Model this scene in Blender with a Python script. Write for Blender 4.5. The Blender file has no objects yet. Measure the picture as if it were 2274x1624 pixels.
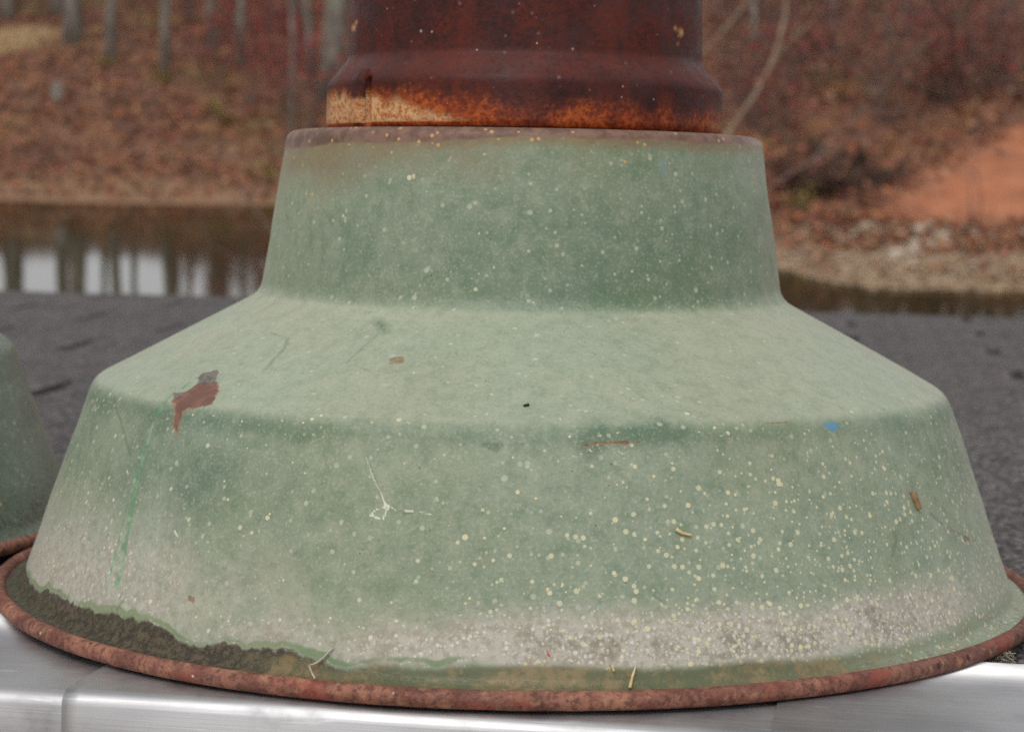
import bpy, math, random
import numpy as np
from mathutils import Matrix, Vector
random.seed(7); rng = np.random.default_rng(7)
SC = bpy.context.scene; COL = SC.collection
R = math.radians

# ------------------------------------------------------------------ camera
PW, PH, FPX = 2273.0, 1624.0, 4473.0           # pixel frame used for all measurements
CAM_W = np.array([0.0, 0.0, 2.8])              # eye 2.8 m above the pond
PITCH, ROLL = R(9.67), R(0.97)
fw = np.array([0, math.cos(PITCH), -math.sin(PITCH)]); up0 = np.array([0, math.sin(PITCH), math.cos(PITCH)]); rt0 = np.array([1.0, 0, 0])
rt = rt0*math.cos(ROLL) + up0*math.sin(ROLL); up = -rt0*math.sin(ROLL) + up0*math.cos(ROLL)
cd = bpy.data.cameras.new('camera'); cam = bpy.data.objects.new('camera', cd); COL.objects.link(cam)
M = Matrix.Identity(4)
for i in range(3):
    M[i][0], M[i][1], M[i][2], M[i][3] = rt[i], up[i], -fw[i], CAM_W[i]
cam.matrix_world = M
cd.sensor_fit = 'HORIZONTAL'; cd.sensor_width = 36; cd.lens = FPX/PW*36
cd.clip_start = 0.05; cd.clip_end = 2000
cd.dof.use_dof = True; cd.dof.focus_distance = 0.64; cd.dof.aperture_fstop = 20.0
SC.camera = cam
SC.cycles.use_denoising = False; SC.cycles.max_bounces = 6; SC.cycles.diffuse_bounces = 3; SC.cycles.glossy_bounces = 3
# ------------------------------------------------------------------ sky, sun, exposure
SUN_EL, SUN_AZ = 62, 200                        # degrees; azimuth clockwise from +Y
w = bpy.data.worlds.new('World'); SC.world = w; w.use_nodes = True
nt = w.node_tree; nt.nodes.clear()
sky = nt.nodes.new('ShaderNodeTexSky'); sky.sky_type = 'NISHITA'; sky.sun_disc = False
sky.sun_elevation = R(SUN_EL); sky.sun_rotation = R(SUN_AZ); sky.dust_density = 1.5; sky.ozone_density = 0.6; sky.air_density = 1.0
hs = nt.nodes.new('ShaderNodeHueSaturation'); hs.inputs['Saturation'].default_value = 0.10   # overcast: grey sky
bg = nt.nodes.new('ShaderNodeBackground'); bg.inputs[1].default_value = 0.15
wo = nt.nodes.new('ShaderNodeOutputWorld')
nt.links.new(sky.outputs[0], hs.inputs['Color']); nt.links.new(hs.outputs[0], bg.inputs[0]); nt.links.new(bg.outputs[0], wo.inputs[0])
sl = bpy.data.lights.new('sun', 'SUN'); sl.energy = 0.8; sl.angle = R(35); sl.color = (1, .96, .9)
so = bpy.data.objects.new('sun', sl); COL.objects.link(so)
sd = Vector((math.sin(R(SUN_AZ))*math.cos(R(SUN_EL)), math.cos(R(SUN_AZ))*math.cos(R(SUN_EL)), math.sin(R(SUN_EL))))
so.rotation_euler = sd.to_track_quat('Z', 'Y').to_euler()
SC.view_settings.view_transform = 'Standard'; SC.view_settings.look = 'None'
SC.view_settings.exposure = 0.2; SC.view_settings.gamma = 1; SC.view_settings.use_curve_mapping = False

# ------------------------------------------------------------------ frames and pixels
CAM_L = np.array([-0.0031, -0.7934, 0.1546])   # camera in the lamp's frame (lamp foot at 0)
PITCH_L = R(4.9075)
TILT = PITCH_L - PITCH                          # the roof falls away from the camera
ct, st = math.cos(TILT), math.sin(TILT)
RX = np.array([[1, 0, 0], [0, ct, -st], [0, st, ct]])
ROOF_M = Matrix.Identity(4)
_o = CAM_W - RX @ CAM_L
for i in range(3):
    for j in range(3): ROOF_M[i][j] = RX[i, j]
    ROOF_M[i][3] = _o[i]
def l2w(P): return (np.atleast_2d(P) - CAM_L) @ RX.T + CAM_W
def project(Pw):
    q = np.atleast_2d(Pw) - CAM_W; Z = q @ fw
    return np.stack([PW/2 + FPX*(q @ rt)/Z, PH/2 - FPX*(q @ up)/Z], 1)
def ray(px, py): return fw*FPX + rt*(px-PW/2) - up*(py-PH/2)
def at_depth(px, py, d):                        # point on the pixel's ray at world y = d
    v = ray(px, py); return CAM_W + v*(d/v[1])
def on_roof(px, py, z=0.0):                     # lamp-frame point where the ray meets the roof plane
    v = RX.T @ ray(px, py); t = (z-CAM_L[2])/v[2]; return CAM_L + v*t

def sm(a, b, x):
    t = np.clip((x-a)/(b-a), 0, 1); return t*t*(3-2*t)
def vnoise(x, y, seed=0):
    x = np.asarray(x, float); y = np.asarray(y, float)
    xi = np.floor(x).astype(np.int64); yi = np.floor(y).astype(np.int64); fx = x-xi; fy = y-yi
    fx = fx*fx*(3-2*fx); fy = fy*fy*(3-2*fy)
    def h(a, b):
        n = (a*374761393 + b*668265263 + seed*1442695041) & 0xffffffff
        n = ((n ^ (n >> 13))*1274126177) & 0xffffffff
        return ((n ^ (n >> 16)) & 0xffff)/65535.0
    return (h(xi, yi)*(1-fx)+h(xi+1, yi)*fx)*(1-fy) + (h(xi, yi+1)*(1-fx)+h(xi+1, yi+1)*fx)*fy
def fbm(x, y, seed=0, o=4):
    s = 0; a = .5
    for k in range(o): s = s + a*vnoise(x*2**k, y*2**k, seed+k*17); a *= .5
    return s
def lin(r, g, b):
    f = lambda c: (c/255/12.92 if c/255 <= .04045 else ((c/255+.055)/1.055)**2.4)
    return (f(r), f(g), f(b), 1.0)

# ------------------------------------------------------------------ mesh helpers
def mesh_np(name, V, F, smooth=True):
    """V (n,3), F (m,4) or (m,3) arrays"""
    me = bpy.data.meshes.new(name); V = np.asarray(V, np.float32); F = np.asarray(F, np.int32); k = F.shape[1]
    me.vertices.add(len(V)); me.vertices.foreach_set('co', V.ravel())
    me.loops.add(F.size); me.loops.foreach_set('vertex_index', F.ravel())
    me.polygons.add(len(F)); me.polygons.foreach_set('loop_start', np.arange(0, F.size, k, dtype=np.int32))
    me.update(calc_edges=True); me.validate()
    me.polygons.foreach_set('use_smooth', np.full(len(me.polygons), smooth)); return me
def attr(me, name, rgb):
    a = me.color_attributes.new(name, 'FLOAT_COLOR', 'POINT')
    c = np.ones((len(me.vertices), 4), np.float32); rgb = np.asarray(rgb); c[:, :rgb.shape[1]] = rgb
    a.data.foreach_set('color', c.ravel())
def link(name, me, mat=None, parent=None, **props):
    o = bpy.data.objects.new(name, me); COL.objects.link(o)
    if mat is not None and me is not None and not me.materials: me.materials.append(mat)
    if parent: o.parent = parent
    for k, v in props.items():
        if v is not None: o[k] = v
    return o
def thing(name, label, cat, group=None, matrix=None):
    o = link(name, None, label=label, category=cat, group=group)
    o.empty_display_size = .05
    if matrix is not None: o.matrix_world = matrix
    return o
class MB:
    def __init__(s): s.V = []; s.F = []; s.n = 0; s.C = []
    def add(s, V, F, c=None):
        V = np.asarray(V, float); s.V.append(V); s.F.append(np.asarray(F)+s.n); s.n += len(V)
        if c is not None: s.C.append(np.tile(np.asarray(c, float)[:3], (len(V), 1)))
    def tube(s, P, rad, k=6, c=None, cap=True):
        P = np.asarray(P, float); n = len(P); rad = np.broadcast_to(rad, n)
        T = np.gradient(P, axis=0); T /= np.linalg.norm(T, axis=1)[:, None]+1e-12
        a = np.array([0, 0, 1.0]) if abs(T[0, 2]) < .9 else np.array([1.0, 0, 0])
        U = np.cross(T, a); U /= np.linalg.norm(U, axis=1)[:, None]+1e-12; W = np.cross(T, U)
        th = np.linspace(0, 2*np.pi, k, endpoint=False)
        V = P[:, None] + rad[:, None, None]*(U[:, None]*np.cos(th)[None, :, None]+W[:, None]*np.sin(th)[None, :, None])
        V = V.reshape(-1, 3); F = []
        for i in range(n-1):
            for j in range(k): F.append((i*k+j, i*k+(j+1) % k, (i+1)*k+(j+1) % k, (i+1)*k+j))
        if cap:
            V = np.vstack([V, P[:1], P[-1:]]); a0, b0 = n*k, n*k+1
            for j in range(k):
                F.append((a0, (j+1) % k, j, j)); F.append((b0, (n-1)*k+j, (n-1)*k+(j+1) % k, (n-1)*k+(j+1) % k))
        s.add(V, F, c)
    def box(s, x0, x1, y0, y1, z0, z1, c=None):
        V = [(x, y, z) for z in (z0, z1) for y in (y0, y1) for x in (x0, x1)]
        s.add(V, [(0, 2, 3, 1), (4, 5, 7, 6), (0, 1, 5, 4), (2, 6, 7, 3), (0, 4, 6, 2), (1, 3, 7, 5)], c)
    def mesh(s, name, smooth=True):
        V = np.vstack(s.V); F = [tuple(dict.fromkeys(map(int, f))) for A in s.F for f in A]
        me = bpy.data.meshes.new(name); me.from_pydata(V.tolist(), [], F); me.update()
        me.polygons.foreach_set('use_smooth', np.full(len(me.polygons), smooth))
        if s.C: attr(me, 'col', np.vstack(s.C))
        return me

# ------------------------------------------------------------------ node helper
class G:
    def __init__(s, name):
        s.m = bpy.data.materials.new(name); s.m.use_nodes = True; s.t = s.m.node_tree; s.t.nodes.clear()
        s.out = s.n('ShaderNodeOutputMaterial'); s.b = s.n('ShaderNodeBsdfPrincipled'); s.l(s.b.outputs[0], s.out.inputs[0])
        s._co = None
    def n(s, t): return s.t.nodes.new(t)
    def l(s, a, b): s.t.links.new(a, b)
    def put(s, sock, v):
        if hasattr(v, 'node'): s.l(v, sock)
        else: sock.default_value = v
    def co(s):
        if s._co is None: s._co = s.n('ShaderNodeTexCoord')
        return s._co.outputs['Object']
    def mapped(s, scale, rot=(0, 0, 0)):
        m = s.n('ShaderNodeMapping'); s.l(s.co(), m.inputs[0]); m.inputs['Scale'].default_value = scale; m.inputs['Rotation'].default_value = rot
        return m.outputs[0]
    def math(s, op, a, b=0.0, c=None, clamp=False):
        m = s.n('ShaderNodeMath'); m.operation = op; m.use_clamp = clamp; s.put(m.inputs[0], a); s.put(m.inputs[1], b)
        if c is not None: s.put(m.inputs[2], c)
        return m.outputs[0]
    def mul(s, a, b): return s.math('MULTIPLY', a, b)
    def addm(s, a, b): return s.math('ADD', a, b)
    def ramp(s, x, a, b, lo=0.0, hi=1.0):        # smoothstep, a may exceed b
        m = s.n('ShaderNodeMapRange'); m.interpolation_type = 'SMOOTHSTEP'
        if not hasattr(a, 'node') and not hasattr(b, 'node') and a > b: a, b, lo, hi = b, a, hi, lo
        for k, v in zip(('Value', 'From Min', 'From Max', 'To Min', 'To Max'), (x, a, b, lo, hi)): s.put(m.inputs[k], v)
        return m.outputs[0]
    def noise(s, scale, detail=3, rough=.55, vec=None, dist=0.0):
        m = s.n('ShaderNodeTexNoise'); s.l(vec or s.co(), m.inputs['Vector'])
        m.inputs['Scale'].default_value = scale; m.inputs['Detail'].default_value = detail; m.inputs['Roughness'].default_value = rough; m.inputs['Distortion'].default_value = dist
        return m.outputs[0]
    def voro(s, scale, vec=None, rnd=1.0):
        m = s.n('ShaderNodeTexVoronoi'); s.l(vec or s.co(), m.inputs['Vector']); m.inputs['Scale'].default_value = scale; m.inputs['Randomness'].default_value = rnd
        sp = s.n('ShaderNodeSeparateColor'); s.l(m.outputs['Color'], sp.inputs[0])
        return m.outputs['Distance'], sp.outputs[0], sp.outputs[1], sp.outputs[2]
    def spots(s, scale, rmin, rmax, dens, vec=None, soft=.06):
        d, a, b, c = s.voro(scale, vec)
        rad = s.math('MULTIPLY_ADD', s.math('MULTIPLY', a, a), rmax-rmin, rmin)
        m = s.ramp(s.math('SUBTRACT', d, rad), soft, -soft)
        return s.mul(m, s.math('LESS_THAN', b, dens))
    def mix(s, f, a, b, mode='MIX'):
        m = s.n('ShaderNodeMix'); m.data_type = 'RGBA'; m.blend_type = mode; s.put(m.inputs[0], f); s.put(m.inputs[6], a); s.put(m.inputs[7], b)
        return m.outputs[2]
    def attr(s, name):
        a = s.n('ShaderNodeAttribute'); a.attribute_name = name; sp = s.n('ShaderNodeSeparateColor'); s.l(a.outputs['Color'], sp.inputs[0])
        return sp.outputs[0], sp.outputs[1], sp.outputs[2]
    def attrc(s, name):
        a = s.n('ShaderNodeAttribute'); a.attribute_name = name; return a.outputs['Color']
    def bump(s, h, strength=.3, dist=.001):
        b = s.n('ShaderNodeBump'); b.inputs['Strength'].default_value = strength; b.inputs['Distance'].default_value = dist; s.l(h, b.inputs['Height']); s.l(b.outputs[0], s.b.inputs['Normal'])
    def fin(s, col, rough=.6, **kw):
        s.put(s.b.inputs['Base Color'], col); s.put(s.b.inputs['Roughness'], rough)
        for k, v in kw.items(): s.put(s.b.inputs[k.replace('_', ' ')], v)
        return s.m
def plain(name, c0, c1, scale=8, rough=.8, bump=0.0, bd=.01, **kw):
    g = G(name); n = g.noise(scale, 5, .6); 
    if bump: g.bump(n, bump, bd)
    return g.fin(g.mix(g.ramp(n, .35, .65), c0, c1), rough, **kw)

# ================================================================== SETTING: ground, pond
def shore(x): return 31 - 9.2*sm(.9, 4.0, x) + 1.2*np.sin(x*.45+1) * sm(2, -3, x)*.5
def height(x, y):
    x = np.asarray(x, float); y = np.asarray(y, float)
    t = y - shore(x)
    Lf = 2.4 + 1.8*sm(2, 4, x)
    far = np.where(t > 0, .045*np.minimum(t, Lf)+.16*np.maximum(t-Lf, 0), np.maximum(.3*t, -1.3))
    cap = 4.95 + .4*np.sin(x*.13) - .8*sm(2, 8, x)
    far = np.where(far > cap-1, cap-1 + 1.2*(1-np.exp(-(far-cap+1)/1.2)), far)
    far = far + sm(1, 6, t)*((fbm(x*.35, y*.35, 3)-.47)*.9 + (fbm(x*1.3, y*1.3, 9)-.47)*.25)
    near = -1.3 + 2.4*sm(16, 5, y)
    return np.where(y < 17, near, far)
def on_ground(px, py, d0=8.0):
    v = ray(px, py); v = v/v[1]; d = np.arange(17.5, 75, .05)
    P = CAM_W + v[None]*d[:, None]; below = P[:, 2] < np.maximum(height(P[:, 0], P[:, 1]), -9)
    i = below.argmax() if below.any() else len(d)-1
    return P[i]
xs = np.unique(np.concatenate([np.linspace(-400, -14, 30), np.arange(-14, 15, .16), np.linspace(15, 400, 30)]))
ys = np.unique(np.concatenate([np.linspace(-200, 4, 24), np.arange(4, 19, .5), np.arange(19, 52, .16), np.arange(52, 72, .6), np.linspace(72, 700, 30)]))
X, Y = np.meshgrid(xs, ys); Z = height(X, Y)
nx, ny = len(xs), len(ys)
V = np.stack([X.ravel(), Y.ravel(), Z.ravel()], 1)
idx = np.arange(nx*ny).reshape(ny, nx)
F = np.stack([idx[:-1, :-1], idx[:-1, 1:], idx[1:, 1:], idx[1:, :-1]], -1).reshape(-1, 4)
gm = mesh_np('ground', V, F)
def in_poly(px, py, poly):
    c = np.zeros(px.shape, bool); n = len(poly)
    for i in range(n):
        x0, y0 = poly[i]; x1, y1 = poly[(i+1) % n]
        c ^= ((y0 > py) != (y1 > py)) & (px < (x1-x0)*(py-y0)/(y1-y0+1e-12)+x0)
    return c
def poly_sdf(px, py, poly):                     # >0 inside
    d = np.full(px.shape, 1e9); n = len(poly)
    for i in range(n):
        ax, ay = poly[i]; bx, by = poly[(i+1) % n]; ex, ey = bx-ax, by-ay
        t = np.clip(((px-ax)*ex+(py-ay)*ey)/(ex*ex+ey*ey+1e-12), 0, 1)
        d = np.minimum(d, np.hypot(px-ax-t*ex, py-ay-t*ey))
    return np.where(in_poly(px, py, poly), d, -d)
gx, gy = V[:, 0], V[:, 1]
orange_bank = [tuple(on_ground(*p)[:2]) for p in [(1960, 492), (2000, 428), (2060, 385), (2150, 340), (2280, 285), (2400, 240), (2400, 490), (2150, 497)]]  # outline of the orange ground zone on the right bank
orange_m = sm(-.8, .9, poly_sdf(gx, gy, orange_bank) + (fbm(gx*1.1, gy*.8, 33)-.47)*2.4 + (fbm(gx*2, gy*2, 31)-.47)*1.6)
grass = [tuple(on_ground(*p)[:2]) for p in [(-60, 75), (60, 52), (150, 62), (165, 92), (60, 110), (-60, 118)]]
grass_m = sm(-.5, .6, poly_sdf(gx, gy, grass) + (fbm(gx*1.2, gy*1.2, 5)-.47)*2)
tgl = gy - shore(gx)
sand = sm(-.3, .3, tgl)*sm(5.5, 1.0, tgl+(fbm(gx*.8, gy*.8, 55)-.47)*7)*sm(1.5, -1, gx)*.95
gravel = sm(2.6, 4.0, gx)*sm(-.4, .2, tgl)*sm(4.2, 2.0, tgl + (fbm(gx*1.5, gy*1.5, 77)-.47)*3)
attr(gm, 'zone', np.stack([orange_m, grass_m, sand], 1)); attr(gm, 'zone2', np.stack([gravel, sm(14, 19, gy), 0*gx], 1))
g = G('leaf_litter_ground')
n1 = g.noise(.9, 4, .6); n2 = g.noise(6, 4, .65); n3 = g.noise(22, 3, .6); n4 = g.noise(.35, 2)
c = g.mix(g.ramp(n2, .35, .65), lin(80, 56, 46), lin(130, 88, 66))
c = g.mix(g.ramp(n1, .45, .7), c, lin(140, 96, 64)); c = g.mix(g.mul(g.ramp(n3, .52, .66), .8), c, lin(62, 45, 40))
c = g.mix(g.mul(g.ramp(n4, .52, .68), .35), c, lin(125, 112, 62))
z0, z1, z2 = g.attr('zone'); z3, z4, z5 = g.attr('zone2')
c = g.mix(g.mul(z2, g.ramp(n2, .2, .7)), c, lin(150, 116, 84))
c = g.mix(g.mul(z3, .85), c, g.mix(g.ramp(n3, .42, .62), lin(96, 76, 58), lin(160, 134, 102)))
c = g.mix(g.mul(z1, .8), c, g.mix(g.ramp(n2, .4, .6), lin(150, 132, 84), lin(178, 146, 110)))
cl = g.mix(g.ramp(g.noise(2.2, 5, .6), .3, .7), lin(164, 98, 64), lin(182, 118, 84))
c = g.mix(z0, c, cl)
c = g.mix(z4, g.mix(n2, lin(150, 140, 118), lin(176, 168, 150)), c)     # pale dry yard round the shed
g.bump(n2, .5, .08)
link('ground', gm, g.fin(c, .95), kind='structure')

pm = MB(); pm.add([(-390, 6, 0), (390, 6, 0), (390, 60, 0), (-390, 60, 0)], [(0, 1, 2, 3)])
g = G('pond_water')
wv = g.mapped((1, .35, 1)); h = g.addm(g.mul(g.noise(1.2, 3, .5, wv), 1.0), g.mul(g.noise(6, 2, .5, wv), .12)); g.bump(h, .06, .03)
link('pond', pm.mesh('pond', False), g.fin(lin(50, 46, 24), .05, IOR=1.33, Specular_IOR_Level=.36), kind='structure')

# ================================================================== SHED: roof deck, shingles, metal edge
def roofpt(x, y, z): return l2w([(x, y, z)])[0]
shed = thing('shed', 'low shed with grey shingle roof and bright bare metal edging along its high side', 'shed', matrix=ROOF_M)
# direction of the front (high) edge, from points seen along the bend
e0 = on_roof(132, 1529); e1 = on_roof(1552, 1617)
ed = (e1-e0); ed /= np.linalg.norm(ed); en = np.array([-ed[1], ed[0], 0])     # en points away from the camera
EL = Matrix(((ed[0], en[0], 0, e0[0]), (ed[1], en[1], 0, e0[1]), (0, 0, 1, 0), (0, 0, 0, 1)))   # edge frame -> lamp frame
ELn = np.array(EL)
def to_edge(p):                                 # lamp frame -> (along, back)
    q = np.asarray(p) - e0; return float(q@ed), float(q@en)
far0 = to_edge(on_roof(30, 634)); far1 = to_edge(on_roof(2200, 700))
ROOF_L = .5*(far0[1]+far1[1]); MET_W = .5*(to_edge(on_roof(2222, 1463))[1] + to_edge(on_roof(2270, 1480))[1])
seamx = to_edge(on_roof(131, 1532))[0]; seamx2 = to_edge(on_roof(1716, 1612))[0]
m_deck = plain('roof_felt', lin(24, 22, 22), lin(34, 31, 31), 30, .95)
XL, XR = -2.2, 3.2
b = MB(); b.box(XL, XR, .012, ROOF_L-.004, -.05, -.0075)
deck = link('roof_deck', b.mesh('roof_deck', False), m_deck, shed); deck.matrix_local = EL
g = G('asphalt_shingle')
n1 = g.noise(260, 3, .75); n2 = g.noise(9, 4, .6); n3 = g.noise(90, 3, .6); d, ca, cb, cc = g.voro(420)
rnd = g.n('ShaderNodeObjectInfo').outputs['Random']
c = g.mix(g.ramp(n1, .38, .62), lin(50, 46, 47), lin(106, 100, 101)); c = g.mix(g.mul(g.ramp(n2, .4, .65), .5), c, lin(108, 99, 95))
c = g.mix(g.mul(g.math('LESS_THAN', ca, .24), .85), c, lin(30, 28, 28)); c = g.mix(g.mul(g.math('GREATER_THAN', cb, .84), .7), c, lin(152, 145, 138))
c = g.mix(g.math('MULTIPLY', rnd, .28), c, lin(66, 62, 66)); c = g.mix(g.mul(g.ramp(n3, .48, .62), .5), c, lin(40, 37, 38))
g.bump(g.addm(n1, g.mul(d, 1.5)), .8, .0012)
m_sh = g.fin(c, .92)
EXPO, TABW, GAP = .142, .305, .014
def tab_mesh(k):
    b = MB(); r = random.Random(k); nxs = 7; x0, x1 = -TABW/2+GAP/2, TABW/2-GAP/2; yy = [0, .02, EXPO*.6, EXPO+.02]
    V = []; zt = .0042
    for iy, y in enumerate(yy):
        for ix in range(nxs):
            x = x0+(x1-x0)*ix/(nxs-1); z = zt*(1-.72*(y/(EXPO+.02))) + r.uniform(-.0004, .0006)
            V.append((x + (r.uniform(-.002, .002) if ix in (0, nxs-1) else 0), -y + (r.uniform(-.0015, .0015) if iy == 0 else 0), z))
    n = len(V); V += [(x, y, -.0002) for x, y, z in V]; F = []
    for iy in range(3):
        for ix in range(nxs-1):
            a = iy*nxs+ix; F.append((a, a+nxs, a+nxs+1, a+1))
    ring_ = [i for i in range(nxs)] + [i*nxs+nxs-1 for i in range(1, 4)] + [3*nxs+i for i in range(nxs-2, -1, -1)] + [i*nxs for i in (2, 1)]
    for i in range(len(ring_)):
        a, c_ = ring_[i], ring_[(i+1) % len(ring_)]; F.append((a, c_, c_+n, a+n))
    b.add(V, F); return b.mesh('shingle', False)
tabs = [tab_mesh(k) for k in range(5)]
for t_ in tabs: t_.materials.append(m_sh)
# butt edges lie downhill (away from the camera); a slot matched to the one seen by the left lamp
sa = to_edge(on_roof(75, 860)); sb = to_edge(on_roof(157, 840)); SLOTX, SLOTY = .5*(sa[0]+sb[0]), sb[1]+.02
ncrs = 0; nsh = 0
k0 = -int((SLOTY-MET_W)/EXPO)-1
for k in range(k0, int((ROOF_L-SLOTY)/EXPO)+2):
    yb = SLOTY + k*EXPO                         # downhill butt edge of this course
    if yb < .03 or yb > ROOF_L+.012: continue
    off = (TABW/2 if k % 2 else 0) + SLOTX + TABW/2
    half = .5 + yb*.30
    for j in range(-12, 14):
        x = off + j*TABW
        if x < -.55-half*.6 or x > .8+half*.6 or nsh >= 300: continue
        o = link('shingle', tabs[(j*3+k*7) % 5], None, deck); nsh += 1
        fy = min(1.0, (yb-.016)/(EXPO+.024)); o.scale = (1, fy, 1); o.location = (x+random.uniform(-.003, .003), yb+random.uniform(-.003, .003), -.0073-.0004*(k % 2)); o.rotation_euler = (0, 0, random.uniform(-.004, .004))
# metal edging: three lapped lengths bent from sheet
g = G('mill_finish_aluminium')
bv = g.mapped((3, 90, 260)); n1 = g.noise(6, 4, .6, bv); n2 = g.noise(22, 5, .65); n3 = g.noise(90, 4, .7); n4 = g.noise(7, 3, .6, None, .6)
sc_ = g.noise(10, 2, .5, g.mapped((6, 40, 40), (0, 0, .5)))
c = g.mix(g.ramp(n4, .38, .68), lin(196, 195, 196), lin(158, 156, 159)); c = g.mix(g.mul(g.ramp(n2, .54, .74), .5), c, lin(120, 116, 120))
c = g.mix(g.mul(g.ramp(n1, .45, .7), .12), c, lin(235, 235, 236)); c = g.mix(g.mul(g.ramp(sc_, .66, .74), .35), c, lin(235, 235, 235))
rg = g.math('ADD', g.ramp(n2, .3, .75, .38, .60), g.mul(g.ramp(n4, .4, .65), .12))
g.bump(g.addm(n1, g.mul(n4, 2.0)), .12, .0006)
m_al = g.fin(c, rg, Metallic=.92)
def edging(x0, x1, lift, rise):
    prof = [(MET_W, -.0006), (MET_W*.5, -.0006), (.006, -.0006)]
    for a in range(0, 81, 10): prof.append((.0052-.0052*math.sin(R(a)), -.0058+.0052*math.cos(R(a))))
    prof += [(-.0016, -.03), (-.003, -.062), (-.0105, -.072), (-.0105, -.0735)]
    P = np.array(prof) + np.array([0, 0]); 
    nseg = 48; xs_ = np.linspace(x0, x1, nseg+1); V = []; n = len(P)
    for x in xs_:
        for i, (y, z) in enumerate(P):
            wv = .0011*math.sin(x*31+i)*(1 if z < -.02 else .12)
            V.append((x, y-lift-wv*.6, z+lift + (rise*.0007*math.sin(x*17) if i < 3 else 0)))
    o_ = len(V); T = .0005
    V += [(x, y+T, z-T) for x, y, z in V]; F = []
    for i in range(nseg):
        for j in range(n-1):
            a = i*n+j; F.append((a, a+n, a+n+1, a+1)); F.append((o_+a, o_+a+1, o_+a+n+1, o_+a+n))
        for j in (0, n-1):
            a = i*n+j; F.append((a, a+n, o_+a+n, o_+a))
    for i in (0, nseg):
        for j in range(n-1): a = i*n+j; F.append((a, a+1, o_+a+1, o_+a))
    b = MB(); b.add(V, F); o = link('metal_edging', b.mesh('metal_edging'), m_al, shed); o.matrix_local = EL; return o
edging(-1.4, seamx+.03, -.0012, 0)['label'] = 'left length of bright metal edging, tucked under the next'
edging(seamx, seamx2+.03, -.0002, 0)['label'] = 'middle length of bright metal edging under the big lamp'
edging(seamx2, 2.4, .0007, 0)['label'] = 'right length of bright metal edging lapped on top'
m_board = plain('weathered_board', lin(120, 108, 96), lin(150, 138, 122), 6, .85)
b = MB(); b.box(-1.4, 2.4, .002, .010, -.2, -.0085); o = link('fascia_board', b.mesh('fascia_board', False), m_board, shed); o.matrix_local = EL
b = MB()
c4 = [(XL+.2, .05), (XR-.2, .05), (XR-.2, ROOF_L-.1), (XL+.2, ROOF_L-.1)]
for i in range(4):
    p, q = c4[i], c4[(i+1) % 4]
    b.add([(p[0], p[1], -.051), (q[0], q[1], -.051), (q[0], q[1], -1.9), (p[0], p[1], -1.9)], [(0, 1, 2, 3)])
o = link('wall', b.mesh('wall', False), m_board, shed); o.matrix_local = EL

# ================================================================== LAMP
def polyfillet(pts):                            # pts: (r, z, fillet radius) -> dense profile
    P = [np.array(p[:2], float) for p in pts]; out = [P[0]]
    for i in range(1, len(P)-1):
        a, b_, c_ = P[i-1], P[i], P[i+1]; rr = pts[i][2]
        u = (a-b_)/np.linalg.norm(a-b_); v = (c_-b_)/np.linalg.norm(c_-b_)
        ang = math.acos(np.clip(u@v, -1, 1)); L = rr/math.tan(ang/2) if rr > 0 else 0
        L = min(L, .48*np.linalg.norm(a-b_), .48*np.linalg.norm(c_-b_))
        p0, p1 = b_+u*L, b_+v*L
        for t in np.linspace(0, 1, 9): out.append((1-t)**2*p0+2*t*(1-t)*b_+t*t*p1)
    out.append(P[-1]); return np.array(out)
def resample(P, step):
    d = np.r_[0, np.cumsum(np.linalg.norm(np.diff(P, axis=0), axis=1))]
    s = np.linspace(0, d[-1], int(d[-1]/step)+2)
    return np.stack([np.interp(s, d, P[:, 0]), np.interp(s, d, P[:, 1])], 1), s
SHADE = [(.0005, .1772, 0), (.0925, .1772, .0045), (.1021, .1150, .010), (.1655, .0812, .011), (.1922, .0052, .005), (.1990, .0040, 0)]
def revolve(P, th, wob=None):
    T_, I_ = np.meshgrid(th, np.arange(len(P)), indexing='ij')
    r, z = P[I_, 0], P[I_, 1]
    V = np.stack([r*np.sin(T_), -r*np.cos(T_), z], -1)
    if wob is not None: V = wob(V, T_, r, z)
    return V.reshape(-1, 3), T_.ravel(), r.ravel(), z.ravel()
def rev_faces(nt_, n, closed):
    i = np.arange(nt_ if closed else nt_-1); j = np.arange(n-1); I, J = np.meshgrid(i, j, indexing='ij'); K = (I+1) % nt_
    return np.stack([I*n+J, I*n+J+1, K*n+J+1, K*n+J], -1).reshape(-1, 4)
def dent(V, T_, r, z):                          # hand-spun metal is never quite round
    f = .00035*np.sin(2*T_+.6)+.00025*np.sin(5*T_+z*30)+.0013*(fbm(T_*4+9, z*45, 4, 3)-.44) + .0016*np.exp(-((T_+.62)/.10)**2-((z-.082)/.010)**2)*-1
    f = f*sm(.02, .08, r)
    V = V.copy(); V[..., 0] += f*np.sin(T_); V[..., 1] -= f*np.cos(T_); V[..., 2] += .0006*np.sin(3*T_+1)*sm(.15, .165, r)*sm(.06, .075, z); return V

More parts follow.
